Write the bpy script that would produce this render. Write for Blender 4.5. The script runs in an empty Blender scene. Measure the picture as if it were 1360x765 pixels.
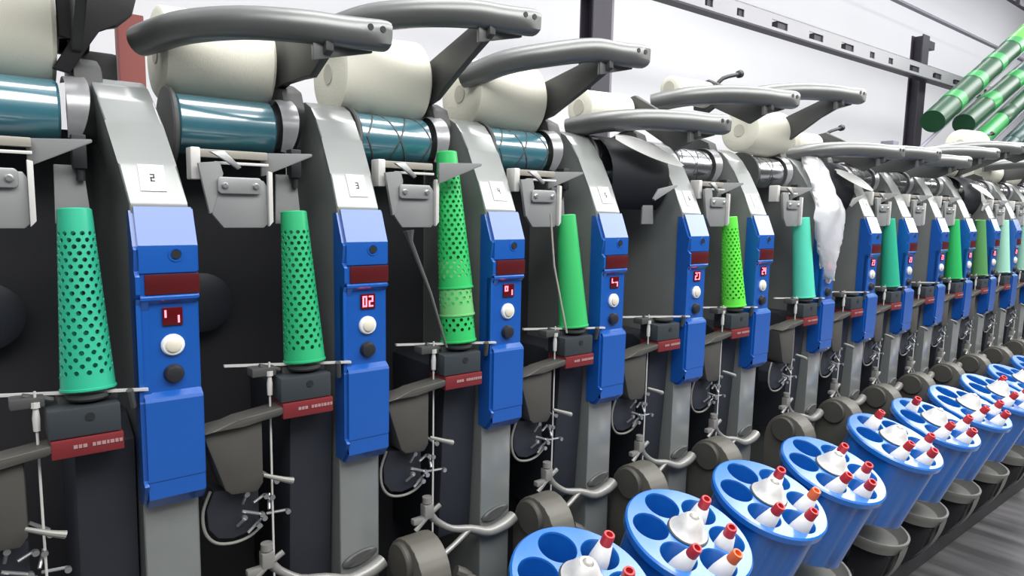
import bpy, bmesh, math, random
from mathutils import Vector, Matrix
random.seed(7)
S = bpy.context.scene
COL = S.collection
PI = math.pi
H = 1.30                      # eye height above the floor; the Z values below are measured from eye level
P = 0.32                      # spacing of the winding heads
def xr(n): return -0.055 + P*n + (0.0744 if n >= 7 else 0.0)

# ------------------------------------------------------------------ materials
def mat(name, col, rough=0.5, metal=0.0, var=0.06, scale=30.0, bump=0.0, emit=None, strength=0.0,
        trans=0.0, alpha=1.0, spec=0.5, coat=0.0, cior=1.5, aniso=None):
    m = bpy.data.materials.new(name); m.use_nodes = True
    nt = m.node_tree; b = nt.nodes['Principled BSDF']
    tc = nt.nodes.new('ShaderNodeTexCoord'); nz = nt.nodes.new('ShaderNodeTexNoise')
    nz.inputs['Scale'].default_value = scale; nz.inputs['Detail'].default_value = 4
    if aniso:
        mp = nt.nodes.new('ShaderNodeMapping'); mp.inputs['Scale'].default_value = aniso
        nt.links.new(tc.outputs['Object'], mp.inputs['Vector']); nt.links.new(mp.outputs['Vector'], nz.inputs['Vector'])
    else:
        nt.links.new(tc.outputs['Object'], nz.inputs['Vector'])
    mx = nt.nodes.new('ShaderNodeMix'); mx.data_type = 'RGBA'
    a = [max(0.0, c*(1-var)) for c in col]; c2 = [min(1.0, c*(1+var)) for c in col]
    mx.inputs[6].default_value = (*a, 1); mx.inputs[7].default_value = (*c2, 1)
    nt.links.new(nz.outputs['Fac'], mx.inputs[0]); nt.links.new(mx.outputs[2], b.inputs['Base Color'])
    b.inputs['Roughness'].default_value = rough; b.inputs['Metallic'].default_value = metal
    b.inputs['Specular IOR Level'].default_value = spec
    if coat: b.inputs['Coat Weight'].default_value = coat; b.inputs['Coat Roughness'].default_value = 0.15; b.inputs['Coat IOR'].default_value = cior
    if trans: b.inputs['Transmission Weight'].default_value = trans
    if alpha < 1: b.inputs['Alpha'].default_value = alpha
    if bump:
        bp = nt.nodes.new('ShaderNodeBump'); bp.inputs['Strength'].default_value = bump; bp.inputs['Distance'].default_value = 0.004
        nt.links.new(nz.outputs['Fac'], bp.inputs['Height']); nt.links.new(bp.outputs['Normal'], b.inputs['Normal'])
    if emit:
        b.inputs['Emission Color'].default_value = (*emit, 1); b.inputs['Emission Strength'].default_value = strength
    return m

M = {}
M['cast']   = mat('cast_grey_paint', (.215,.23,.222), .38, .15, .10, 14, coat=1, cior=1.6)
M['blue']   = mat('blue_plastic', (.006,.088,.39), .34, 0, .05, 10, spec=.5, coat=1, cior=1.43)
M['mblue']  = mat('bright_blue_plastic', (.008,.14,.52), .34, 0, .05, 10, spec=.5, coat=1, cior=1.5)
M['label']  = mat('white_label', (.88,.88,.86), .5)
M['ink']    = mat('black_ink', (.05,.05,.055), .6)
M['redstrip'] = mat('dark_red_lens', (.085,.007,.009), .3)
M['lens']   = mat('display_lens', (.10,.004,.006), .2)
M['digit']  = mat('lit_digit', (.9,.15,.2), .4, emit=(1,.22,.3), strength=2.2)
M['white']  = mat('white_button_plastic', (.80,.82,.84), .35)
M['ivory']  = mat('ivory_button_core', (.72,.68,.56), .4)
M['blackp'] = mat('black_plastic', (.018,.019,.022), .45)
M['blackm'] = mat('black_painted_steel', (.016,.016,.018), .5, .2)
M['void']   = mat('shaded_black_panel', (.020,.020,.023), .62, 0, .25, 8)  # black with the shade of the bay interior put into the colour
M['navy']   = mat('dark_slate_cover', (.022,.025,.034), .5, 0, .12, 6)
M['drum']   = mat('glossy_teal_drum', (.045,.18,.235), .25, 0, .15, 18, coat=1, cior=2.6)  # even teal base under a strong clear coat
M['drumsil']= mat('silver_drum_metal', (.62,.63,.65), .2, .95, .1, 16)
M['chrome'] = mat('polished_steel', (.74,.75,.77), .16, 1.0, .03, 12)
M['guard']  = mat('bright_guard_metal', (.62,.62,.64), .26, .35, .05, 14, coat=.6)
M['steel']  = mat('satin_steel', (.55,.56,.56), .34, .9, .05, 25)
M['plate']  = mat('pale_grey_sheet_metal', (.36,.37,.37), .4, .45, .08, 12)
M['fin']    = mat('grey_fin_plastic', (.26,.265,.265), .5, .1, .08, 15)
M['gunm']   = mat('grey_arm_coating', (.20,.205,.20), .36, .55, .10, 20)
M['dgrey']  = mat('dark_grey_casting', (.075,.077,.075), .5, .2, .10, 12)
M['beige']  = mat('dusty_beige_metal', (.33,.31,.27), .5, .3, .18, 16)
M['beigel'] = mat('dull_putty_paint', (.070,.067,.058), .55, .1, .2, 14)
M['sensor'] = mat('slate_sensor_plastic', (.032,.040,.046), .5, 0, .12, 12)
M['redlab'] = mat('red_label_film', (.17,.016,.02), .5, 0, .15, 30)
M['pinkink']= mat('pale_printing', (.36,.22,.22), .5)
M['yarn']   = mat('cream_yarn', (.80,.785,.665), .75, 0, .06, 40, .25, aniso=(60,6,6))
M['yarnw']  = mat('white_bobbin_yarn', (.86,.85,.81), .7, 0, .04, 50, .2, aniso=(10,10,80))
M['core']   = mat('paper_core', (.55,.53,.45), .7)
M['redtip'] = mat('red_tube_plastic', (.50,.025,.03), .38)
M['ortip']  = mat('orange_tube_plastic', (.72,.13,.03), .38)
M['wire']   = mat('bright_wire', (.72,.71,.68), .35, .25, .02, 30)
M['bag']    = mat('white_plastic_film', (.86,.86,.88), .28, 0, .06, 9, .6, alpha=.86, spec=.7)
M['wallm']  = mat('white_wall_paint', (.84,.84,.86), .8, 0, .04, 1.2)
M['purple'] = mat('dark_violet_steel', (.045,.04,.055), .5, .2, .1, 6)
M['purplel']= mat('light_violet_steel', (.22,.21,.26), .5, .1, .1, 6)
M['tray']   = mat('pale_tray_metal', (.40,.40,.42), .5, .2, .05, 4)
M['rust']   = mat('red_brown_paint', (.24,.055,.045), .6, 0, .08, 4)
M['arch']   = mat('olive_grey_casting', (.115,.11,.093), .5, .2, .2, 18)
M['lever']  = mat('pale_lever_metal', (.30,.295,.28), .38, .35, .08, 20)
M['bowl']   = mat('grey_bowl_casting', (.26,.26,.235), .5, .3, .15, 10)
M['pearl']  = mat('pearly_funnel_metal', (.78,.77,.74), .34, .35, .22, 45)
CT = {}
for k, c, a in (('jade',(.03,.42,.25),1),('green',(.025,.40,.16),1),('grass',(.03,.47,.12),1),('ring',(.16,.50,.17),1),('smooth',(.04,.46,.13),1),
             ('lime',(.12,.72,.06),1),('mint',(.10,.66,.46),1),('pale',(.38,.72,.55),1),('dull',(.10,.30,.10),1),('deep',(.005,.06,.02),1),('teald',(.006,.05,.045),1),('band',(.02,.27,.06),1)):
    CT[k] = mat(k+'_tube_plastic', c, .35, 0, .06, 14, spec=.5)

def floor_mat():
    m = bpy.data.materials.new('sheen_streak_floor'); m.use_nodes = True
    nt = m.node_tree; b = nt.nodes['Principled BSDF']
    tc = nt.nodes.new('ShaderNodeTexCoord'); mp = nt.nodes.new('ShaderNodeMapping'); nz = nt.nodes.new('ShaderNodeTexNoise')
    mp.inputs['Scale'].default_value = (5.5, 0.6, 1); mp.inputs['Rotation'].default_value = (0, 0, math.radians(20))
    nz.inputs['Scale'].default_value = 1.6; nz.inputs['Detail'].default_value = 5
    r = nt.nodes.new('ShaderNodeValToRGB'); r.color_ramp.elements[0].position = .40; r.color_ramp.elements[1].position = .72
    r.color_ramp.elements[0].color = (.045,.044,.046,1); r.color_ramp.elements[1].color = (.17,.165,.17,1)  # pale streaks put the floor's reflections into its colour
    for a, c in ((tc.outputs['Object'], mp.inputs['Vector']), (mp.outputs['Vector'], nz.inputs['Vector']),
                 (nz.outputs['Fac'], r.inputs['Fac']), (r.outputs['Color'], b.inputs['Base Color'])): nt.links.new(a, c)
    b.inputs['Roughness'].default_value = .42
    return m
M['floor'] = floor_mat()

# ------------------------------------------------------------------ mesh helpers
class MB:
    def __init__(s): s.bm = bmesh.new()
    def _bev(s, faces, bev, seg=2):
        if bev:
            es = list({e for f in faces for e in f.edges})
            bmesh.ops.bevel(s.bm, geom=es, offset=bev, segments=seg, affect='EDGES', profile=.6, clamp_overlap=True)
    def box(s, x0,x1,y0,y1,z0,z1, bev=0, mi=0):
        v = [s.bm.verts.new((x,y,z)) for x in (x0,x1) for y in (y0,y1) for z in (z0,z1)]
        fs = [s.bm.faces.new([v[i] for i in q]) for q in ((0,1,3,2),(4,6,7,5),(0,4,5,1),(2,3,7,6),(0,2,6,4),(1,5,7,3))]
        for f in fs: f.material_index = mi
        s._bev(fs, bev); return s
    def prism(s, poly, fn, a, b, bev=0, mi=0):
        """poly in 2D, fn(u, v, w) -> xyz, extruded from w=a to w=b"""
        A = [s.bm.verts.new(fn(u,v,a)) for u,v in poly]; B = [s.bm.verts.new(fn(u,v,b)) for u,v in poly]
        n = len(poly); fs = [s.bm.faces.new(A[::-1]), s.bm.faces.new(B)]
        for i in range(n): fs.append(s.bm.faces.new((A[i],A[(i+1)%n],B[(i+1)%n],B[i])))
        for f in fs: f.material_index = mi
        s._bev(fs, bev); return s
    def yz(s, poly, x0, x1, bev=0, mi=0): return s.prism(poly, lambda y,z,x:(x,y,z), x0, x1, bev, mi)
    def xz(s, poly, y0, y1, bev=0, mi=0): return s.prism(poly, lambda x,z,y:(x,y,z), y0, y1, bev, mi)
    def ring(s, c, u, v, r, k=16, ang=0):
        return [s.bm.verts.new(c + u*(r*math.cos(ang+2*PI*i/k)) + v*(r*math.sin(ang+2*PI*i/k))) for i in range(k)]
    def bridge(s, a, b, mi=0):
        n = len(a)
        for i in range(n):
            f = s.bm.faces.new((a[i],a[(i+1)%n],b[(i+1)%n],b[i])); f.material_index = mi
    def lathe(s, prof, c=(0,0,0), axis=(0,0,1), k=24, cap=True, mi=0):
        """prof: list of (radius, height along axis)"""
        w = Vector(axis).normalized(); t = Vector((0,1,0)) if abs(w.y) < .9 else Vector((1,0,0))
        u = t.cross(w).normalized(); v = w.cross(u); c = Vector(c); R = []
        for r, h in prof: R.append(s.ring(c + w*h, u, v, max(r, 1e-4), k))
        for a, b in zip(R, R[1:]): s.bridge(a, b, mi)
        if cap:
            f = s.bm.faces.new(R[0][::-1]); f.material_index = mi
            f = s.bm.faces.new(R[-1]); f.material_index = mi
        return s
    def tube(s, pts, r, k=10, mi=0, sub=1):
        pts = [Vector(p) for p in pts]
        rs = list(r) if isinstance(r, (list, tuple)) else [r]*len(pts)
        if sub > 1:                                   # Catmull-Rom
            q, qr = [], []
            for i in range(len(pts)-1):
                p0 = pts[max(i-1,0)]; p1 = pts[i]; p2 = pts[i+1]; p3 = pts[min(i+2,len(pts)-1)]
                for j in range(sub):
                    t = j/sub
                    q.append(.5*((2*p1)+(p2-p0)*t+(2*p0-5*p1+4*p2-p3)*t*t+(3*p1-p0-3*p2+p3)*t**3)); qr.append(rs[i]*(1-t)+rs[i+1]*t)
            pts, rs = q+[pts[-1]], qr+[rs[-1]]
        R = []; u = None
        for i, p in enumerate(pts):
            w = (pts[min(i+1,len(pts)-1)] - pts[max(i-1,0)]).normalized()
            if u is None: u = w.orthogonal().normalized()
            u = (u - w*u.dot(w)).normalized(); v = w.cross(u)
            R.append(s.ring(p, u, v, rs[i], k))
        for a, b in zip(R, R[1:]): s.bridge(a, b, mi)
        f = s.bm.faces.new(R[0][::-1]); f.material_index = mi
        f = s.bm.faces.new(R[-1]); f.material_index = mi
        return s
    def sheet(s, rows, th=0.0, mi=0):
        """grid of points (list of rows); th > 0 gives it real thickness along its normals"""
        n0 = len(s.bm.faces)
        V = [[s.bm.verts.new(p) for p in r] for r in rows]; fs = []
        for a, b in zip(V, V[1:]):
            for i in range(len(a)-1):
                f = s.bm.faces.new((a[i],a[i+1],b[i+1],b[i])); f.material_index = mi; fs.append(f)
        if th: bmesh.ops.solidify(s.bm, geom=fs, thickness=th)
        return s
    def xf(s, Mx): bmesh.ops.transform(s.bm, matrix=Mx, verts=s.bm.verts); return s
    def mesh(s, name, mats, shift=(0,0,0), smooth=35):
        bm = s.bm
        bmesh.ops.translate(bm, vec=Vector(shift), verts=bm.verts)
        bmesh.ops.recalc_face_normals(bm, faces=bm.faces)
        lim = math.radians(smooth)
        for f in bm.faces: f.smooth = True
        for e in bm.edges: e.smooth = len(e.link_faces) == 2 and e.calc_face_angle(0) < lim
        me = bpy.data.meshes.new(name); bm.to_mesh(me); bm.free()
        for m in (mats if isinstance(mats, (list, tuple)) else [mats]): me.materials.append(m)
        return me
def link(name, me, parent=None):
    o = bpy.data.objects.new(name, me); COL.objects.link(o)
    if parent: o.parent = parent
    return o
def tag(o, label, cat, group=None):
    o['label'] = label; o['category'] = cat
    if group: o['group'] = group
    return o
def structure(o): o['kind'] = 'structure'; return o
def empty(name, loc):
    o = bpy.data.objects.new(name, None); COL.objects.link(o); o.location = loc; o.empty_display_size = .05; return o
def kids(o): return [c for c in bpy.data.objects if c.parent is o]
def copy_tree(o, parent=None):
    c = o.copy(); COL.objects.link(c)
    if parent: c.parent = parent
    for ch in kids(o): copy_tree(ch, c)
    return c
Y0, ZB = 1.2, -1.15                      # a head's origin: on the base beam, 1.2 m in front of the eye
SH = (0, -Y0, -ZB)
def part(name, mb, m, parent, smooth=35): return link(name, mb.mesh(name, m, SH, smooth), parent)

# ------------------------------------------------------------------ the room
def room():
    mb = MB().box(-6, 26, -4, 6.2, -H-.1, -H); structure(link('floor', mb.mesh('floor', M['floor'], (0,0,H))))
    mb = MB().box(-6, 26, 4.6, 4.8, -H, 4.6); structure(link('wall_back', mb.mesh('wall_back', M['wallm'], (0,0,H))))
    # two dark steel columns in front of the wall
    for i, (x, y, top) in enumerate(((3.10,3.1,4.5),(7.86,3.1,1.86))):
        mb = MB()
        mb.box(x-.08,x+.08,y-.05,y-.038,-H,top); mb.box(x-.08,x+.08,y+.055,y+.067,-H,top); mb.box(x-.012,x+.012,y-.04,y+.06,-H,top)
        if i: mb.box(x+.08,x+.22,y-.05,y+.06,top-.12,top-.04)
        o = structure(link('column', mb.mesh('column', M['purple'], (0,0,H))))
        mb = MB().box(x+.08,x+.13,y-.02,y+.05,-H,top-.15)
        link('conduit', mb.mesh('conduit', M['purplel'], (0,0,H)), o)
    mb = MB().box(0.614,0.730,3.9,4.0,-H,0.916,.006); structure(link('column', mb.mesh('column', M['rust'], (0,0,H))))
    # slotted cable tray
    x0,x1,y,z0,z1,d = 2.6, 11.6, 3.0, 1.384, 1.515, .07
    hs = []; x = 2.95; pat = ((.22,.30),(.22,.30),(.09,.28),(.09,.36),(.22,.32)); i = 0
    while x < 11.2:
        w, g = pat[i % 5]; hs.append((x, x+w)); x += w+g; i += 1
    mb = MB(); zb, zt = z0+.028, z0+.082
    mb.box(x0,x1,y,y+d*.12,zt,z1); mb.box(x0,x1,y,y+d*.12,z0,zb); mb.box(x0,x1,y,y+d,z1-.006,z1); 
    px = x0
    for a, b in hs:
        mb.box(px,a,y,y+d*.12,zb,zt); px = b
    mb.box(px,x1,y,y+d*.12,zb,zt)
    o = link('cable_tray', mb.mesh('cable_tray', M['tray'], (0,0,H)))
    for a, b in hs: link('slot_backing', MB().box(a+(b-a)*.45,b+.03,y+.012,y+d,zb-.006,zt+.006).mesh('slot_backing', M['purple'], (0,0,H)), o)  # added dark backing, stands for the tray's dark inner side
    link('bottom_rail', MB().box(x0,x1,y-.014,y+d,z0-.014,z0).mesh('bottom_rail', M['purple'], (0,0,H)), o)
    o.rotation_euler = (0,0,math.radians(-.9)); o.location = (0,.06,0)
    tag(o, 'long pale grey slotted cable tray running high along the white wall', 'cable tray')
    # crane rail and dark pipe run high on the wall
    mb = MB().box(6, 24, 3.97, 4.03, 2.68, 2.71)
    structure(link('trim_1', mb.mesh('trim_1', M['purplel'], (0,0,H))))
    mb = MB().box(9, 25, 3.4, 3.46, 3.00, 3.04)
    for k in range(30): mb.box(9.2+k*.5, 9.28+k*.5, 3.37, 3.4, 2.97, 3.07)
    structure(link('trim_2', mb.mesh('trim_2', M['purple'], (0,0,H))))
    # base beam of the whole machine
    mb = MB().box(-.5, xr(16)+.1, .93, 1.45, -H, ZB, .004).box(-.5, xr(16)+.1, .91, .93, -H, ZB-.05, .002)
    o = link('base_beam', mb.mesh('base_beam', M['void'], (0,0,H)))
    tag(o, 'long black base beam the grey winding heads stand on', 'beam')
room()

# ------------------------------------------------------------------ the winding head (prototype in head coordinates)
def post_mesh(shear=0.0):
    poly = [(1.125,ZB),(1.125,-.44),(1.118,-.03),(1.120,-.004),(1.150,.055),(1.186,.118),(1.212,.156),(1.235,.178),(1.262,.190),(1.33,.192),(1.40,.175),(1.43,.12),(1.43,ZB)]
    mb = MB().yz(poly, -.084, -.005, .0045)
    for v in mb.bm.verts:
        if v.co.z > 0: v.co.x += shear*(v.co.z/.19)
    return mb
SEG = {'a':((.15,.95),(.85,.95)),'b':((.85,.95),(.85,.5)),'c':((.85,.5),(.85,.05)),'d':((.15,.05),(.85,.05)),'e':((.15,.5),(.15,.05)),'f':((.15,.95),(.15,.5)),'g':((.15,.5),(.85,.5))}
DIG = {'0':'abcdef','1':'bc','2':'abged','3':'abgcd','4':'fgbc','5':'afgcd','6':'afgedc','7':'abc','8':'abcdefg','9':'abcdfg'}
def strokes(segs, x, z, w, h, y, t, th=.0006):
    mb = MB()
    for sg in segs:
        (a,b),(c,d) = SEG[sg]; xa,xb = sorted((x+a*w,x+c*w)); za,zb = sorted((z+b*h,z+d*h))
        mb.box(xa-t/2,xb+t/2,y-th,y+th,za-t/2,zb+t/2)
    return mb
def build_head():
    r = empty('winding_head', (0,Y0,ZB+H))
    col = part('column', post_mesh(), M['cast'], r)
    # control box
    prof = [(1.134,-.008),(1.117,-.008),(1.0935,-.064),(1.093,-.070),(1.093,-.104),(1.0955,-.106),(1.0955,-.137),(1.092,-.140),(1.092,-.144),
            (1.1015,-.152),(1.1015,-.284),(1.091,-.291),(1.089,-.296),(1.090,-.418),(1.0915,-.4195),(1.0915,-.446),(1.108,-.464),(1.134,-.464)]
    mb = MB().yz(prof, -.0865, .0, 0)
    es = [e for e in mb.bm.edges if abs(e.verts[0].co.x-e.verts[1].co.x) < 1e-5 and min(e.verts[0].co.y,e.verts[1].co.y) < 1.12 and max(e.verts[0].co.z,e.verts[1].co.z) < 0 and e.verts[0].co.x < -.05]
    bmesh.ops.bevel(mb.bm, geom=es, offset=.006, segments=2, affect='EDGES')
    es = [e for e in mb.bm.edges if abs(e.verts[0].co.x-e.verts[1].co.x) < 1e-5 and e.verts[0].co.x > -.001 and min(e.verts[0].co.y,e.verts[1].co.y) < 1.12]
    bmesh.ops.bevel(mb.bm, geom=es, offset=.0025, segments=2, affect='EDGES')
    # cheeks that close the recess
    mb.yz([(1.0925,-.142),(1.11,-.142),(1.11,-.292),(1.100,-.292),(1.1005,-.16)], -.0865, -.070, 0)
    box = part('control_box', mb, M['blue'], r, 14)
    part('indicator_strip', MB().box(-.074,.0006,1.0935,1.097,-.1365,-.1065,.0012), M['redstrip'], box)
    part('display', MB().box(-.0515,-.0235,1.0985,1.103,-.184,-.157,.001), M['lens'], box)
    mb = MB().lathe([(.0165,0),(.0165,.004),(.0145,.0065),(.012,.0065)], (-.0385,1.1025,-.214), (0,-1,0), 28); mb2 = MB().lathe([(.0105,0),(.0105,.003),(.009,.004)], (-.0385,1.0965,-.214), (0,-1,0), 24)
    b = part('start_button', mb, M['white'], box); part('button_core', mb2, M['ivory'], box)
    part('stop_button', MB().lathe([(.0145,0),(.0145,.004),(.012,.010),(.009,.011)], (-.0385,1.1025,-.258), (0,-1,0), 28), M['blackp'], box)
    mb = MB().lathe([(.0105,0),(.0105,.0025),(.0080,.0025),(.0080,-.002)], (-.031,1.0945,-.078), (0,-1,0), 24, cap=True)
    part('lock', mb, M['blue'], box)
    part('keyhole', MB().lathe([(.0065,0),(.0065,.001)], (-.031,1.0922,-.0775), (0,-1,0), 20), M['blackp'], box)
    # label plate on the sloping front
    d = Vector((0,.030,.059)).normalized(); nrm = Vector((0,-d.z,d.y))
    mb = MB(); c = Vector((-.0385,1.1393,.0340)) + nrm*.0008
    vs = []
    for sx in (-.0175,.0175):
        for sd in (-.022,.022):
            for sn in (-.001,.0008): vs.append(mb.bm.verts.new(c+Vector((sx,0,0))+d*sd+nrm*sn))
    for q in ((0,1,3,2),(4,6,7,5),(0,4,5,1),(2,3,7,6),(0,2,6,4),(1,5,7,3)): mb.bm.faces.new([vs[i] for i in q])
    part('label_plate', mb, M['label'], col)
    # drum, guards
    dc = (0,1.265,.130)
    g = part('drum', MB().lathe([(.012,-.312),(.046,-.312),(.050,-.308),(.050,-.156),(.046,-.152),(.012,-.152)], dc, (1,0,0), 40), M['drum'], r)
    g['slot'] = 'drum'
    mb = MB()
    for k in range(2):
        pts = [(-.300+.145*abs(((i/18)%2)-1 if k else 1-abs(((i/18)%2)-1)), 1.265-.0495*math.cos(i*.35+k*PI), .130+.0495*math.sin(i*.35+k*PI)) for i in range(37)]
        mb.tube(pts, .0022, 6)
    part('groove', mb, M['dgrey'], g)
    mb = MB()                                                     # crescent guard at the right end of the drum
    rows = []
    for i in range(21):
        a = math.radians(62 + i*8.0)                              # measured from +Y over the top towards the front
        w = .006 + .024*math.sin(PI*(i+2)/25)
        rr = .0565
        rows.append([(-.145+q*w, 1.265+(rr+.004*q)*math.cos(a), .130+(rr+.004*q)*math.sin(a)) for q in (0,.5,1)])
    mb.sheet(rows, .002); part('drum_guard', mb, M['guard'], r)
    mb = MB().lathe([(.02,-.323),(.068,-.323),(.070,-.320),(.068,-.314),(.05,-.313)], (0,1.272,.122), (1,0,0), 36)
    part('end_disc', mb, M['dgrey'], r)
    # guide bars and fins below the drum
    mb = MB().box(-.31,-.195,1.145,1.16,.070,.083,.002); part('guide_bar', mb, M['beige'], r)
    mb = MB().box(-.28,-.195,1.140,1.146,.060,.0645,.001).box(-.315,-.30,1.14,1.17,.035,.085,.003); part('slide_rail', mb, M['wire'], r)
    mb = MB().xz([(-.200,.083),(-.126,.0845),(-.126,.080),(-.197,.045),(-.200,.045)], 0, .006, .0012)
    for v in mb.bm.verts: v.co.y += 1.162 - (v.co.x+.200)/.074*.036
    part('guide_fin', mb, M['fin'], r)
    mb = MB().xz([(-.292,.078),(-.270,.080),(-.244,.056),(-.250,.052),(-.268,.066)], 1.122, 1.128, .001); part('yarn_guide', mb, M['steel'], r)
    # sheet-metal cover below
    mb = MB().xz([(-.286,.030),(-.278,.036),(-.208,.036),(-.203,.028),(-.203,-.034),(-.209,-.040),(-.272,-.040),(-.289,-.018)], 1.128, 1.136, .0015)
    cp = part('cover_plate', mb, M['plate'], r)
    mb = MB().xz([(-.308,.060),(-.276,.064),(-.271,.045),(-.289,-.016),(-.293,-.018)], 1.126, 1.134, .001); part('side_flap', mb, M['fin'], r)
    mb = MB().xz([(-.281,.018),(-.277,.014),(-.217,.014),(-.213,.018),(-.213,.036),(-.217,.040),(-.277,.040),(-.281,.036)], 1.121, 1.128, .002); part('screw_plate', mb, M['plate'], cp)
    for x in (-.271,-.223): part('screw', MB().lathe([(.0052,0),(.0052,.002),(.0035,.004)], (x,1.121,.0265), (0,-1,0), 14), M['steel'], cp)
    part('edge_strip', MB().xz([(-.203,.052),(-.196,.050),(-.196,-.030),(-.203,-.038)], 1.120, 1.130, .001), M['wire'], cp)
    part('backing_plate', MB().xz([(-.168,.050),(-.132,.050),(-.124,-.035),(-.170,-.035)],1.185,1.190,.001), M['fin'], r)
    part('tension_unit', MB().box(-.146,-.128,1.17,1.195,.045,.094,.002).lathe([(.006,0),(.006,.02)],(-.136,1.180,.028),(0,0,1),14), M['blackp'], r)
    # back and side panels
    part('back_panel', MB().box(-.319,-.086,1.36,1.37,ZB,.115), M['void'], r)  # built black to keep the bay interior dark
    mb = MB().lathe([(.03,0),(.052,.0),(.055,.012),(.04,.02)], (-.26,1.34,-.185), (0,-1,0), 28); part('bearing_housing', mb, M['navy'], r)
    part('side_cover', MB().yz([(1.14,-.36),(1.20,-.33),(1.36,-.33),(1.36,-.74),(1.25,-.74),(1.16,-.70)], -.168, -.088, .006), M['navy'], r)
    # rest for the cone tube, sensor
    mb = MB().xz([(-.272,-.2705),(-.272,-.2668),(-.076,-.2728),(-.076,-.2765)], 0, .006)
    for v in mb.bm.verts: v.co.y += 1.150 - (v.co.x+.272)/.196*.062
    part('tube_rest', mb, M['wire'], r)
    mb = MB().lathe([(.0,0),(.026,0),(.030,.004),(.030,.010),(.0,.010)],(-.147,1.125,-.2835),(0,0,1),24).box(-.185,-.11,1.125,1.16,-.292,-.277,.002).tube([(-.225,1.12,-.268),(-.19,1.125,-.280)],.004,8).tube([(-.1,1.09,-.272),(-.095,1.1,-.30)],.005,8).box(-.24,-.20,1.11,1.14,-.285,-.270,.003)
    part('rest_bracket', mb, M['dgrey'], r)
    sb = part('sensor_box', MB().box(-.200,-.112,1.092,1.15,-.330,-.288,.003), M['sensor'], r)
    part('sensor_hole', MB().lathe([(.006,0),(.006,.0012)], (-.150,1.0922,-.303), (0,-1,0), 16), M['blackp'], sb)
    rl = part('red_label', MB().box(-.198,-.110,1.089,1.15,-.357,-.331,.002), M['redlab'], r)
    mb = MB(); x = -.172
    for w in (.005,.004,.005,0,.004,.005,.005,.003,.005,.004,.004):
        if w: mb.box(x,x+w,1.0882,1.0895,-.3450,-.3400)
        x += (w or .004)+.0012
    part('printed_line', mb, M['pinkink'], rl)
    # suction mouth, guard and linkage in the dark bay
    sm = MB().xz([(-.322,-.362),(-.228,-.352),(-.228,-.462),(-.238,-.476),(-.280,-.472),(-.290,-.462)], 1.10, 1.16, .007)
    sm.xz([(-.322,-.360),(-.27,-.345),(-.20,-.336),(-.178,-.340),(-.205,-.350),(-.26,-.357)], 1.09, 1.13, .002)
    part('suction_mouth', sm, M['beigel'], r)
    gd = MB()
    U = [(-.306,-.468),(-.318,-.500),(-.316,-.535),(-.300,-.558),(-.272,-.566),(-.245,-.562),(-.224,-.548)]
    gd.xz([(-.30,-.47),(-.312,-.50),(-.31,-.533),(-.296,-.553),(-.272,-.560),(-.247,-.556),(-.228,-.545),(-.228,-.48)], 1.13, 1.17, .003)
    part('lower_guard', gd, M['navy'], r)
    part('guard_rim', MB().tube([(x,1.128,z) for x,z in U], .0026, 8, sub=4), M['bowl'], r)
    lk = MB()
    rnd = random.Random(3)
    for (x,z,a,l) in ((-.232,-.495,.3,.022),(-.243,-.545,.5,.02),(-.262,-.528,1.1,.018),(-.215,-.505,1.2,.02),(-.245,-.515,-.4,.035),(-.20,-.53,.1,.03),(-.232,-.538,.9,.022),(-.255,-.49,1.4,.02),(-.215,-.46,-.7,.03)):
        dx, dz = l/2*math.cos(a), l/2*math.sin(a)
        lk.tube([(x-dx,1.12+rnd.uniform(-.012,.012),z-dz),(x+dx,1.12+rnd.uniform(-.012,.012),z+dz)], .0026, 8)
        lk.lathe([(.0045,0),(.0045,.006)], (x+dx,1.115,z+dz), (0,-1,0), 12)
    part('linkage', lk, M['steel'], r)
    part('clip', MB().tube([(-.232,1.09,-.445),(-.205,1.08,-.455),(-.188,1.08,-.462)], [.003,.0045,.006], 10, sub=3), M['bowl'], r)
    part('yarn_wire', MB().tube([(-.211,1.113,-.262),(-.211,1.113,-.45),(-.210,1.115,-.66)], .0018, 6).lathe([(.0042,0),(.0048,.018),(.003,.034)],(-.211,1.113,-.318),(0,0,1),10).lathe([(.006,0),(.006,.008)],(-.211,1.113,-.285),(0,0,1),10), M['wire'], r)
    # polished lever clamped round the column, canister
    lv = MB()
    lv.tube([(-.004,1.112,-.678),(-.03,1.108,-.686),(-.075,1.107,-.690),(-.12,1.110,-.672),(-.165,1.115,-.660),(-.200,1.118,-.635),(-.218,1.118,-.612)], [.014,.0135,.011,.0085,.007,.0075,.010], 12, sub=3)
    lv.tube([(-.125,1.108,-.672),(-.16,1.105,-.690),(-.20,1.10,-.705)], [.006,.0055,.006], 10, sub=3)
    lv.box(-.232,-.210,1.108,1.128,-.622,-.592,.004).box(-.256,-.228,1.11,1.124,-.628,-.616,.003).tube([(-.251,1.113,-.64),(-.221,1.113,-.615),(-.194,1.113,-.60)],.005,8)
    lv.lathe([(.010,0),(.010,.012)],(-.221,1.118,-.590),(0,0,1),14)
    part('lever', lv, M['lever'], r)
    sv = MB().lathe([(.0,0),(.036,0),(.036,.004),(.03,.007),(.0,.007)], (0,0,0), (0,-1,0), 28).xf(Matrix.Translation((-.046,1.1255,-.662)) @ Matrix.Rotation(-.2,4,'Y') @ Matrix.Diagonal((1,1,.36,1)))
    part('strap_shadow', sv, M['dgrey'], r)  # flat dark oval drawn for the shadow at the strap's top
    ch = part('canister', MB().lathe([(.0,-.312),(.036,-.312),(.0385,-.309),(.0385,-.250),(.030,-.246)], (0,1.075,-.672), (1,0,0), 36), M['beigel'], r)
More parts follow.
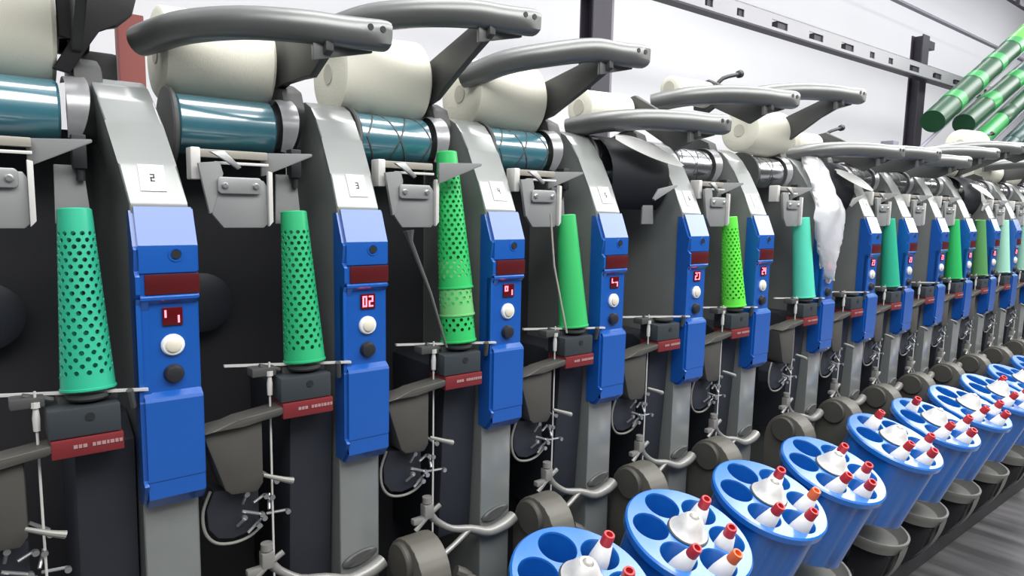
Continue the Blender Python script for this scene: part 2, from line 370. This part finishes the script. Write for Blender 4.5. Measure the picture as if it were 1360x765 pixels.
    part('canister_rim', MB().lathe([(.039,-.276),(.0415,-.272),(.0415,-.258),(.039,-.254)], (0,1.075,-.672), (1,0,0), 36), M['steel'], ch)
    arch = [(1.00,-1.02)] + [(1.07-.07*math.cos(t*PI/12), -.705+.078*math.sin(t*PI/12)) for t in range(13)] + [(1.14,-1.02)]
    part('arch_casing', MB().yz(arch, -.300, -.236, .006), M['arch'], r)
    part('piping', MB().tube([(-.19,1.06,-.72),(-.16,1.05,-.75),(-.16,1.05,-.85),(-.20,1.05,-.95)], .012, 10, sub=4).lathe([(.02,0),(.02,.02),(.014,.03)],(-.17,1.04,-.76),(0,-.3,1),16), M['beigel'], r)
    return r

def add_arm(r, z, dl=0.0, Rp=.085, zc=None, yc=None, knob=False):
    """cradle arm: handle tube, web, hub plate and pivot cover"""
    if zc is None: yc, zc = 1.265+(.05+Rp)*.41, .130+(.05+Rp)*.91
    pts = [(-.352,1.285,z-.012+dl),(-.335,1.255,z-.006+dl),(-.300,1.195,z+.003+dl*.7),(-.235,1.13,z+.008+dl*.4),(-.16,1.078,z+.006),(-.10,1.058,z+.004),(-.040,1.047,z+.006),(-.028,1.046,z+.006)]
    mb = MB().tube(pts, [.0240,.0260,.0260,.0255,.0255,.0255,.0255,.0235], 20, sub=4)
    for v in mb.bm.verts:                               # the free end is squared off
        if v.co.x > -.10:
            t = min(1,(v.co.x+.10)/.05); v.co.y = v.co.y*(1-t) + t*max(v.co.y, 1.0275)
    h = part('handle', mb, M['gunm'], r)
    for x in (-.066,-.044): part('end_hole', MB().lathe([(.0052,0),(.0052,.0016)], (x,1.028,z+.012), (0,-1,0), 14), M['blackp'], h)
    part('web_plate', MB().xz([(-.148,z-.012),(-.045,z-.012),(-.045,z-.020),(-.148,z-.045)], 1.062, 1.070, .002), M['gunm'], r)
    hp = [(1.05,z-.010),(1.05,z-.030),(1.12,z-.062),(1.24,zc-.035),(yc-.01,zc-.052),(yc+.04,zc-.04),(yc+.045,zc+.03),(1.26,zc+.045),(1.10,z+.0)]
    part('hub_plate', MB().yz(hp, -.132, -.118, .003), M['dgrey'], r)
    part('hub', MB().lathe([(.03,-.142),(.03,-.132),(.022,-.118),(.022,-.10)], (0,yc,zc), (1,0,0), 24), M['blackm'], r)
    if knob:
        part('knob_lever', MB().tube([(-.115,yc-.02,zc+.02),(-.09,yc-.03,zc+.05),(-.03,yc-.04,zc+.068)], .006, 10, sub=3).lathe([(.004,-.012),(.011,-.006),(.012,.006),(.005,.013)], (-.022,yc-.04,zc+.070), (1,0,.3), 14), M['blackp'], r)
    part('pivot_cover', MB().yz([(1.25,.135),(1.235,.17),(1.25,.205),(1.29,.222),(1.35,.20),(1.37,.15),(1.36,.10),(1.28,.10)], -.132, -.092, .008), M['dgrey'], r)

def add_digits(r, spec, num):
    box = [c for c in kids(r) if c.name.startswith('control_box')][0]
    mb = strokes(spec[0], -.0485, -.180, .0085, .019, 1.0984, .0026)
    m2 = strokes(spec[1], -.0365, -.180, .0085, .019, 1.0984, .0026)
    me = m2.mesh('t', M['digit']); mb.bm.from_mesh(me)
    part('lit_digits', mb, M['digit'], box)
    col = [c for c in kids(r) if c.name.startswith('column')][0]
    d = Vector((0,.030,.059)).normalized(); nrm = Vector((0,-d.z,d.y)); c = Vector((-.0385,1.1393,.0340))+nrm*.0018
    mb = strokes(DIG[num], -.003, -.006, .006, .012, 0, .0022, .0003)
    for v in mb.bm.verts: x,y,z = v.co; v.co = c+Vector((x,0,0))+d*z+nrm*(-y)
    part('plate_number', mb, M['ink'], col)

def add_hood(r, dx=0, dz=0):
    mb = MB(); rows = []
    for i in range(15):                                   # dark shell swung over the drum
        a = math.radians(80 + i*11.0)
        rows.append([(x, 1.255+.098*math.cos(a)*(1+.02*math.sin(9*x*10)), .085+.102*math.sin(a)) for x in (-.315,-.26,-.2,-.145,-.10)])
    mb.sheet(rows, .004); part('hood', mb, M['navy'], r)
    mb = MB(); rows = []
    for i in range(13):                                   # pale leaf-shaped lip
        t = i/12; k = math.sin(PI*min(1, t*.95+.05))**.7
        c = Vector((-.31+.24*t+dx, 1.160-.025*t, .180-.060*t*t+dz))
        rows.append([c+Vector((.012,.030,.012))*k, c+Vector((0,-.002,.002))*k, c+Vector((-.012,-.022,-.036))*k])
    mb.sheet(rows, .003); part('hood_lip', mb, M['label'], r)
    part('hood_bracket', MB().xz([(-.19,.055),(-.12,.068),(-.12,.063),(-.205,.025),(-.21,.03)], 1.115, 1.121, .001), M['fin'], r)

UNITS = range(1, 16)
ARMZ = {1:(.385,0),2:(.272,0),3:(.350,-.01),4:(.334,-.035),5:(.214,.0),6:(.311,0),7:(.366,0),8:(.212,0),9:(.224,0),10:(.214,0),11:(.268,0),12:(.312,0),13:(.33,0),14:(.27,0),15:(.31,0)}
PKG = {1:(.092,None,-.325,-.150),2:(.085,None,-.322,-.142),3:(.090,None,-.330,-.140),4:(.088,None,-.335,-.142),5:(.050,(1.30,.262),-.30,-.135),6:(.038,(1.27,.345),-.30,-.11),
       7:(.076,(1.29,.262),-.31,-.10),8:(.040,(1.30,.25),-.30,-.14),11:(.06,None,-.32,-.14),12:(.065,None,-.32,-.14),13:(.075,(1.30,.36),-.33,-.14),14:(.065,None,-.32,-.14),15:(.065,None,-.32,-.14)}
DISP = {1:('f','c'),2:('abcdef','abged'),3:('afbg','c'),4:('fg','gc'),5:('abged','abcd'),6:('abged','fgbc')}
ORD = ['zeroth','first','second','third','fourth','fifth','sixth','seventh','eighth','ninth','tenth','eleventh','twelfth','thirteenth','fourteenth','fifteenth']
HEADLAB = {1:'leftmost grey winding head with blue control box, right of the perforated jade tube',
 2:'grey winding head whose red display reads 02, right of the perforated emerald cone tube',
 3:'grey winding head standing right of the tall nested stack of bright green tubes',
 4:'grey winding head standing right of the smooth green tube without holes',
 5:'grey winding head with black hood and pale lip over its drum, fifth from left',
 6:'grey winding head standing right of the perforated lime green tube',
 7:'grey winding head with crumpled white plastic film hung over its column',
 8:'grey winding head with dark hood right beside the film-draped head'}
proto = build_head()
heads = {}
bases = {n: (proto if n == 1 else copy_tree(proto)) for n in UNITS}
for n, h in bases.items():
    h.location = (xr(n), Y0, ZB+H); heads[n] = h
    tag(h, HEADLAB.get(n, f'grey winding head with blue control box, {ORD[n]} from the left in the row'), 'winding machine', 'winding heads along the machine')
    for c in kids(h):
        b = c.name.split('.')[0]
        if b == 'drum' and n >= 5: c.data = c.data.copy(); c.data.materials[0] = M['drumsil']
        if b == 'drum' and n in (1,2):
            for g in kids(c): bpy.data.objects.remove(g)
        if b == 'column' and n == 1:
            c.data = post_mesh(-.028).mesh('column', M['cast'], SH)
            for g in kids(c):
                g.location.x = -.011
    if n in (5,8,12):
        for c in kids(h):
            if c.name.split('.')[0] in ('guide_fin','yarn_guide','screw_plate','cover_plate','side_flap','guide_bar','slide_rail'):
                for g in kids(c): bpy.data.objects.remove(g)
                bpy.data.objects.remove(c)
    if n == 3:
        for c in list(kids(h)):
            if c.name.startswith('guide_fin'): c.location.y = -.048
            if c.name.startswith('tension_unit'): bpy.data.objects.remove(c)
    pk = PKG.get(n); z, dl = ARMZ[n]
    if pk:
        if pk[1]: add_arm(h, z, dl, pk[0], pk[1][1], pk[1][0], n >= 6)
        else: add_arm(h, z, dl, pk[0])
    else: add_arm(h, z, dl, .03, knob=True)
    add_digits(h, DISP.get(n, ('abged','abcd')), str((n % 9)+1))
    if n == 1:
        [setattr(g.location, 'x', -.011) for c in kids(h) if c.name.startswith('column') for g in kids(c)]
    if n in (5,8,12): add_hood(h, 0 if n == 5 else .07, 0 if n == 5 else -.03)
part('hub_bracket', MB().xz([(-.148,.34),(-.035,.34),(-.048,.29),(-.07,.268),(-.095,.262),(-.105,.24),(-.135,.19),(-.158,.195),(-.125,.245),(-.148,.24)], 1.245, 1.260, .003), M['blackm'], heads[1])
part('gear_case', MB().box(-.128,-.058,1.33,1.40,.15,.243,.006), M['dgrey'], heads[1])
# slim rods in front of the third and fourth bays
part('tension_rod', MB().tube([(-.275,1.10,-.045),(-.272,1.098,-.065),(-.245,1.07,-.16),(-.222,1.05,-.262)], [.011,.005,.0028,.0025], 8), M['dgrey'], heads[3])
part('tension_rod', MB().tube([(-.255,1.09,-.01),(-.250,1.08,-.12),(-.235,1.05,-.265)], .0022, 8), M['beige'], heads[4])

# ------------------------------------------------------------------ yarn packages in the cradles
PLAB = {1:'large cream yarn package at the top left corner, cut by the photo edge',2:'large cream yarn package under the first grey handle from the left',3:'large cream yarn package under the second grey handle from the left',
 4:'large cream yarn package under the third handle, left of the dark column',5:'small white yarn package lying behind the low fourth handle',6:'thin white yarn package raised high against the white wall',
 7:'cream yarn package hanging over the film-draped winding head',8:'small white package just right of the one over the film-draped head'}
for n, (R, cc, a, b) in PKG.items():
    yc, zc = cc if cc else (1.265+(.05+R)*.41, .1305+(.05+R)*.91)
    L = b-a; k = .90
    mb = MB().lathe([(.020,0),(R*k-.006,0),(R*k,.004),(R*(k+(1-k)*.5),L*.5),(R,L-.006),(R-.006,L),(.020,L)], (a,0,0), (1,0,0), 48)
    o = link('yarn_package', mb.mesh('yarn_package', M['yarn'], (0,0,0)))
    o.location = (xr(n), yc, zc+H)
    tag(o, PLAB.get(n, f'cream yarn package in the cradle of the {ORD[n]} winding head'), 'yarn package', 'yarn packages in the cradles')
    link('paper_core', MB().lathe([(.0155,-.002),(.0195,-.002),(.0195,L+.004),(.0155,L+.004)], (a,0,0), (1,0,0), 24).mesh('paper_core', M['core']), o)

# ------------------------------------------------------------------ cone tubes
def cone_mesh(rb, rt, L, holes=True, a0=0.0, nu=13, nv=24, m=None):
    mb = MB(); bm = mb.bm
    def rad(h): return rb + (rt-rb)*h/L
    def pt(u, h): return Vector((rad(h)*math.cos(u), rad(h)*math.sin(u), h))
    lo, hi = (.022, L-.030) if holes else (0, L)
    N = 48
    def band(h0, h1, n):
        hs = [h0+(h1-h0)*i/n for i in range(n+1)]
        R = [[bm.verts.new(pt(2*PI*i/N, h)) for i in range(N)] for h in hs]
        for x, y in zip(R, R[1:]): mb.bridge(x, y)
    if holes:
        band(0, lo, 2); band(hi, L, 2)
        nv = max(4, round((hi-lo)/.0092)); dh = (hi-lo)/nv; du = 2*PI/nu
        for j in range(nv):
            for i in range(nu):
                if True:
                    u0 = (i + (.5 if j % 2 else 0))*du; u1 = u0+du; h0 = lo+j*dh; h1 = h0+dh; uc, hc = (u0+u1)/2, (h0+h1)/2
                    rh = .0036*(.8+.2*rad(hc)/rb); ru = rh/rad(hc)
                    outer = [(u1,hc),(u1,h1),(uc,h1),(u0,h1),(u0,hc),(u0,h0),(uc,h0),(u1,h0)]
                    ov = [bm.verts.new(pt(*q)) for q in outer]
                    iv = [bm.verts.new(pt(uc+ru*math.cos(k*PI/4), hc+rh*math.sin(k*PI/4))) for k in range(8)]
                    mb.bridge(ov, iv)
        bmesh.ops.remove_doubles(bm, verts=bm.verts, dist=1e-5)
    else: band(lo, hi, 6)
    # rolled lips and thickness
    th = .0016
    fs = list(bm.faces); bmesh.ops.recalc_face_normals(bm, faces=fs)
    bmesh.ops.solidify(bm, geom=fs, thickness=th)
    for v in bm.verts:                            # keep every wall vertex inside the wall
        h = min(max(v.co.z, 0), L); q = math.hypot(v.co.x, v.co.y) or 1e-6; w = min(max(q, rad(h)-th), rad(h)+th)
        v.co = Vector((v.co.x*w/q, v.co.y*w/q, h))
    mb.lathe([(rb-.001,0),(rb+.0012,.001),(rb+.0012,.004),(rb-.001,.005)], (0,0,0), (0,0,1), 48, cap=False)
    mb.lathe([(rt-.0035,L-.001),(rt-.0018,L+.0015),(rt,L)], (0,0,0), (0,0,1), 48, cap=False)
    return mb.mesh('cone_tube', m, (0,0,0), 50)
RB, RT, CL = .0345, .0215, .257
def cone(n, key, lab, holes=True, x=-.147, y=1.122, z=-.2700, rb=RB, rt=RT, L=CL, tilt=(-.10,0), group='cone tubes on the rests'):
    o = link('cone_tube', cone_mesh(rb, rt, L, holes, m=CT[key]))
    o.location = (xr(n)+x, y, z+H); o.rotation_euler = (tilt[0], tilt[1], .1*n)
    tag(o, lab, 'cone tube', group)
    return o
TL = (-.10, 0.03)
cone(1,'jade','perforated jade green cone tube in the leftmost bay')
cone(2,'green','perforated emerald cone tube between the first and second blue boxes')
cone(3,'grass','lowest of three nested green cone tubes between the second and third blue boxes', z=-.2700, rb=.0355, rt=.0304, L=.11)
cone(3,'ring','pale ringed middle tube of the nested green cone stack', z=-.2180, y=1.1275, rb=.0350, rt=.0300, L=.11)
cone(3,'grass','topmost perforated green cone tube of the nested stack', z=-.1635, y=1.133, rb=.0345, rt=.0205, L=.272)
cone(4,'smooth','smooth mid green cone tube without holes, left of the fourth blue box', False)
cone(6,'lime','perforated bright lime cone tube between the fifth and sixth blue boxes')
cone(7,'mint','smooth mint tube beside the crumpled white film', False, rt=.0265)
cone(9,'jade','jade green tube left of the ninth blue box', False)
cone(11,'grass','bright green tube left of the eleventh blue box', False)
cone(12,'dull','dull olive green tube left of the twelfth blue box', False)
cone(13,'pale','pale mint tube left of the thirteenth blue box', False)
cone(14,'pale','pale mint tube at the far right photo edge', False)

# ------------------------------------------------------------------ crumpled plastic film over the seventh head
def film():
    mb = MB(); rows = []; rnd = random.Random(5); n = 26
    for i in range(n+1):
        t = i/n
        z = .190 - .405*t
        w = (.045 + .045*math.sin(PI*min(1, t*.95))) * (1.0 if t < .7 else 1-(t-.7)*2.5)
        yb = 1.068 + max(0, .115*(.42-t)/.42)
        cx = .0 - .078*min(1, t/.45) + .02*t
        row = []
        for j in range(11):
            q = j/5-1
            row.append((cx+w*q + .004*math.sin(11*t+3*q), yb + .030*q*q + .006*math.sin(14*t+5*q)+rnd.uniform(-.003,.003), z+rnd.uniform(-.003,.003)))
        rows.append(row)
    mb.sheet(rows, .0012)
    o = link('plastic_film', mb.mesh('plastic_film', M['bag'], (-.02,-1.08,.215), 60))
    o.location = (xr(7)+.02, 1.08, H-.215)
    tag(o, 'crumpled white plastic film hanging over a grey column and its blue box', 'plastic film')
film()

# ------------------------------------------------------------------ bobbin magazines
T = .355
AX = Vector((0,-math.sin(T),math.cos(T))); E1 = Vector((1,0,0)); E2 = AX.cross(E1)
RM, RP, RR = .142, .0405, .0875
PA = [25+60*k for k in range(6)]
PC = [(RR*math.cos(math.radians(a)), RR*math.sin(math.radians(a))) for a in PA]
def magazine():
    r = empty('bobbin_magazine', (0,0,0)); r.rotation_euler = (T,0,0)
    # top plate with six round openings
    mb = MB(); bm = mb.bm; es = []
    def loop(c, rad, k):
        vs = [bm.verts.new((c[0]+rad*math.cos(2*PI*i/k), c[1]+rad*math.sin(2*PI*i/k), 0)) for i in range(k)]
        return [bm.edges.new((vs[i],vs[(i+1)%k])) for i in range(k)]
    es += loop((0,0), RM-.004, 72)
    for c in PC: es += loop(c, RP, 32)
    bmesh.ops.triangle_fill(bm, edges=es, use_beauty=True, use_dissolve=False)
    for f in list(bm.faces):                      # keep the plate, drop fills over the openings
        c = f.calc_center_median()
        if any((c.x-p[0])**2+(c.y-p[1])**2 < (RP*.93)**2 for p in PC): bm.faces.remove(f)
    mb.lathe([(RM-.004,0),(RM,-.004),(RM,-.018),(RM-.004,-.021),(RM-.012,-.021)], (0,0,0), (0,0,1), 72, cap=False)
    for c in PC: mb.lathe([(RP,0),(RP-.0015,-.004)], (c[0],c[1],0), (0,0,1), 32, cap=False)
    bmesh.ops.remove_doubles(bm, verts=bm.verts, dist=1e-5)
    link('top_plate', mb.mesh('top_plate', M['mblue']), r)
    # fluted body made of the six pocket walls
    mb = MB(); N = 120
    def rad(t, q): 
        best = 0
        for c in PC:
            d = c[0]*math.cos(t)+c[1]*math.sin(t); e2 = RR*RR-d*d; s = (RP+.0065)**2-e2
            if s > 0 and d > 0: best = max(best, d+math.sqrt(s))
        return max(best, .124)*q
    R = []
    for z, q in ((-.012,1),(-.05,.995),(-.16,.975),(-.245,.96),(-.25,.93)):
        R.append([mb.bm.verts.new((rad(2*PI*i/N,q)*math.cos(2*PI*i/N), rad(2*PI*i/N,q)*math.sin(2*PI*i/N), z)) for i in range(N)])
    for a, b in zip(R, R[1:]): mb.bridge(a, b)
    mb.bm.faces.new(R[-1])
    link('body', mb.mesh('body', M['mblue']), r)
    for c in PC:
        link('pocket', MB().lathe([(RP-.001,-.002),(RP-.001,-.10),(RP-.006,-.20),(.004,-.20)], (c[0],c[1],0), (0,0,1), 32, cap=False).mesh('pocket', M['mblue']), r)
    f = link('funnel', MB().lathe([(.043,0),(.043,.005),(.038,.009),(.030,.024),(.022,.036),(.016,.042),(.012,.042),(.011,.030)], (0,.004,.0005), (0,0,1), 36).mesh('funnel', M['pearl']), r)
    link('funnel_base', MB().lathe([(.045,0),(.046,.001),(.046,.0022),(.043,.003)], (0,.004,.0003), (0,0,1), 36).mesh('funnel_base', M['blackp']), r)
    link('spindle', MB().lathe([(.0085,.028),(.0075,.046),(.005,.049)], (0,.004,0), (0,0,1), 16).mesh('spindle', M['pearl']), r)
    return r
MAGN = range(3, 13)
MO = {3:'first',4:'second',5:'third',6:'fourth',7:'fifth',8:'sixth',9:'seventh',10:'eighth',11:'ninth',12:'tenth'}
mproto = magazine()
mags = {n: (mproto if n == 3 else copy_tree(mproto)) for n in MAGN}
for n, m in mags.items():
    m.location = (xr(n)-.042, .85, -.694+H)
    tag(m, f'round blue bobbin magazine with six pockets, {MO[n]} from the left' if n > 3 else 'round blue bobbin magazine cut by the bottom photo edge', 'bobbin magazine', 'blue bobbin magazines along the aisle')

def bobbin(tipm):
    LB = .165
    o = link('bobbin', MB().lathe([(.011,0),(.013,.002),(.013,.012),(.0215,.018),(.0225,.060),(.0215,.098),(.0150,LB-.028),(.0115,LB-.024)], (0,0,0), (0,0,1), 24).mesh('bobbin', M['yarnw']))
    link('tip', MB().lathe([(.0115,LB-.032),(.0125,LB-.024),(.0120,LB-.004),(.0108,LB),(.0070,LB),(.006,LB-.012)], (0,0,0), (0,0,1), 20).mesh('tip', tipm), o)
    return o
bp = {'r': bobbin(M['redtip']), 'o': bobbin(M['ortip'])}
used = set()
BASE = dict(d=(25,(.050,.018)), a=(205,(-.079,-.068)), c=(325,(.052,-.070)), b=(265,(-.020,-.116)))
BOB = {n: dict(BASE) for n in MAGN}
BOB[3] = dict(d=(25,(.081,.033)), c=(325,(.05,-.050)))
BOB[4] = dict(d=(25,(.063,.023)), c=(325,(.044,-.060)), a=(205,(-.080,-.071)), b=(265,(-.004,-.118)))
BOB[5] = dict(d=(25,(.050,.020)), a=(205,(-.084,-.067)), c=(325,(.069,-.070)), b=(265,(-.013,-.112)))
BOB[6] = dict(d=(25,(.052,.012)), a=(205,(-.076,-.071)), c=(325,(.030,-.068)), b=(265,(-.040,-.116)))
BOB[7] = dict(d=(85,(.013,.071)), a=(205,(-.076,-.066)), c=(325,(.059,-.070)), b=(265,(-.029,-.116)))
BOB[8] = dict(BOB[7], d=(85,(-.03,.07))); BOB[9] = dict(a=BASE['a'], b=BASE['b'], c=BASE['c'])
WHERE = dict(a='left front pocket', b='front pocket nearest the aisle', c='right pocket', d='pocket behind the funnel')
ORANGE = {(4,'b'),(5,'c')}
Rm = Matrix.Rotation(T, 4, 'X')
for n, B in BOB.items():
    for k, (ang, tip) in B.items():
        key = 'o' if (n,k) in ORANGE else 'r'
        if key not in used: o = bp[key]; used.add(key)
        else: o = copy_tree(bp[key])
        a = math.radians(ang); pc = Vector((RR*math.cos(a), RR*math.sin(a)))
        t2 = Vector(tip); d2 = t2-pc; ln = min(d2.length, .040); d2 = d2.normalized()*ln if d2.length > 1e-6 else d2
        base = pc - d2*.28; top = pc + d2*.80
        hb, ht = -.110, .045
        b3 = Vector((base.x, base.y, hb)); t3 = Vector((top.x, top.y, ht)); dirv = (t3-b3).normalized()
        w = Rm @ b3 + Vector((xr(n)-.042, .85, -.694+H))
        dw = Rm.to_3x3() @ dirv
        o.location = w; o.rotation_mode = 'QUATERNION'; o.rotation_quaternion = dw.to_track_quat('Z','Y')
        tip_c = 'orange' if key == 'o' else 'red'
        tag(o, f'white bobbin with {tip_c} tip, {WHERE[k]}, {MO[n]} blue magazine', 'bobbin', 'white bobbins in the blue magazines')

# ------------------------------------------------------------------ bowls under the magazines
def bowl():
    r = empty('bobbin_chute', (0,0,0))
    mb = MB().lathe([(.070,-.040),(.096,-.034),(.104,-.010),(.108,0),(.108,.008),(.101,.008),(.094,-.006),(.080,-.022),(.02,-.026)], (0,0,0), (0,0,1), 40)
    link('bowl', mb.mesh('bowl', M['bowl']), r)
    rows = []
    for q in range(15):
        t = q/14; y = -.103+.10*t**2.2; z = -.012-.235*t
        rows.append([(x, y+.25*x*x, z) for x in (-.030,0,.030)])
    link('bracket', MB().sheet(rows, .006).mesh('bracket', M['bowl']), r)
    link('side_plate', MB().yz([(-.085,-.04),(-.075,-.12),(-.035,-.21),(.02,-.24),(.03,-.24),(.03,-.04)], -.05, .024, .001).mesh('side_plate', M['void']), r)
    return r
bpz = bowl()
bowls = {n: (bpz if n == 3 else copy_tree(bpz)) for n in MAGN}
for n, o in bowls.items():
    o.location = (xr(n)-.015, .905, -1.015+H)
    o.rotation_euler = (.16,0,0)
    tag(o, f'grey metal chute bowl below the {MO[n]} blue bobbin magazine', 'chute', 'grey bowls under the magazines')

# ------------------------------------------------------------------ slanting rows of green tubes on the far rack
def tube_row(p0, p1, r, keys, idx):
    a, b = Vector(p0), Vector(p1); d = b-a; L = d.length; w = d.normalized(); N = len(keys)
    for i, k in enumerate(keys):
        s0 = L*i/N; s1 = L*(i+1)/N; seg = s1-s0
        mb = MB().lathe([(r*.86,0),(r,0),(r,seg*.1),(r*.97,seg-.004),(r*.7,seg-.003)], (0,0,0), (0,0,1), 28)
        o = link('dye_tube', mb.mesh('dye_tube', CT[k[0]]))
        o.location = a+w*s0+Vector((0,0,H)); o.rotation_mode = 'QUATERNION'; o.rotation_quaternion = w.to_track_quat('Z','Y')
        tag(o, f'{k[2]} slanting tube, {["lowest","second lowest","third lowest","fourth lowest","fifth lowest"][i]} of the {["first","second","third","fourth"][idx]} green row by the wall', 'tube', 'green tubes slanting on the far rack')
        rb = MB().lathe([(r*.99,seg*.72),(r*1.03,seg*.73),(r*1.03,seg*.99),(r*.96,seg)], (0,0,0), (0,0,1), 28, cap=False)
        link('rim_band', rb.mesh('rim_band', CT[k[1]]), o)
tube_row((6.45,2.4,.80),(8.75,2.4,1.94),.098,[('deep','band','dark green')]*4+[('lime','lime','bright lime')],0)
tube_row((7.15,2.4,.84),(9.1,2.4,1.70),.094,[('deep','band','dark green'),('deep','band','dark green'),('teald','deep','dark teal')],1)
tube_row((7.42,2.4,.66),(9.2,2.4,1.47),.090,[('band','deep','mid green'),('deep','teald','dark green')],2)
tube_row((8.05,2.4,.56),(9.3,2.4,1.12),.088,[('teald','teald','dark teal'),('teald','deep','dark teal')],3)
mb = MB()
for x0, z0, x1, z1 in ((5.9,.54,8.8,1.96),(6.6,.58,9.15,1.72),(7.1,.51,9.25,1.49),(7.7,.40,9.35,1.14)):
    mb.tube([(x0+.07,2.4,z0-.112),(x1+.07,2.4,z1-.112)], .015, 10)
mb.box(9.35,9.45,2.35,2.45,-H,2.2,.004); mb.box(5.85,5.95,2.45,2.55,-H,.60,.004); mb.tube([(5.9,2.45,.52),(9.4,2.45,.40)],.03,8)
o = link('tube_rack', mb.mesh('tube_rack', M['purplel'], (0,0,H))); tag(o, 'slanting steel peg rack carrying the rows of green tubes', 'rack')

# a red tube end lying in the aisle
mb = MB().lathe([(.013,0),(.014,.004),(.011,.09),(.008,.09)], (0,0,0), (1,.3,0), 18)
o = link('bobbin_tube', mb.mesh('bobbin_tube', M['redtip'])); o.location = (2.28,.60,.015)
tag(o, 'small dark red bobbin tube lying on the grey aisle floor', 'bobbin tube')

# ------------------------------------------------------------------ light
def area(name, loc, rot, sx, sy, power, col=(1,1,1)):
    l = bpy.data.lights.new(name, 'AREA'); l.shape = 'RECTANGLE'; l.size = sx; l.size_y = sy; l.energy = power; l.color = col
    o = bpy.data.objects.new(name, l); COL.objects.link(o); o.location = loc; o.rotation_euler = rot; return o
area('aisle_lamp', (5.6,-.70,H+1.80), (math.radians(22),0,0), 14, 1.3, 390, (1,.99,.97))
area('machine_lamp', (6.0,1.25,H+2.6), (0,0,0), 12, 1.0, 270, (1,.99,.98))
area('wall_fill', (7,3.2,H+3.4), (math.radians(35),0,0), 18, .4, 140, (.98,.98,1))  # added unseen fill light that brightens the back wall
w = bpy.data.worlds.new('hall'); S.world = w; w.use_nodes = True      # bright hall roof above, dim hall towards the floor
nt = w.node_tree; bg = nt.nodes['Background']; tc = nt.nodes.new('ShaderNodeTexCoord'); sp = nt.nodes.new('ShaderNodeSeparateXYZ'); rp = nt.nodes.new('ShaderNodeValToRGB')
nt.links.new(tc.outputs['Generated'], sp.inputs[0]); nt.links.new(sp.outputs['Z'], rp.inputs['Fac']); nt.links.new(rp.outputs['Color'], bg.inputs['Color'])
e = rp.color_ramp.elements; e[0].position = .12; e[0].color = (.045,.048,.052,1); e[1].position = .62; e[1].color = (.93,.96,1,1)
bg.inputs[1].default_value = 1.0

# ------------------------------------------------------------------ camera
F = 900.0
cd = bpy.data.cameras.new('camera'); cd.sensor_width = 36; cd.lens = 36*F/1360; cd.clip_start = .02; cd.clip_end = 100
cam = bpy.data.objects.new('camera', cd); COL.objects.link(cam)
yaw, pitch, roll = .6729, .1174, .0193
f = Vector((math.sin(yaw)*math.cos(pitch), math.cos(yaw)*math.cos(pitch), -math.sin(pitch)))
r = Vector((math.cos(yaw), -math.sin(yaw), 0)); u = r.cross(f)
r, u = r*math.cos(roll)+u*math.sin(roll), -r*math.sin(roll)+u*math.cos(roll)
mw = Matrix(((r.x,u.x,-f.x,0),(r.y,u.y,-f.y,0),(r.z,u.z,-f.z,H),(0,0,0,1)))
cam.matrix_world = mw
S.camera = cam
S.view_settings.view_transform = 'Standard'; S.view_settings.look = 'None'; S.view_settings.gamma = 1
S.view_settings.use_curve_mapping = False; S.view_settings.exposure = 0.0
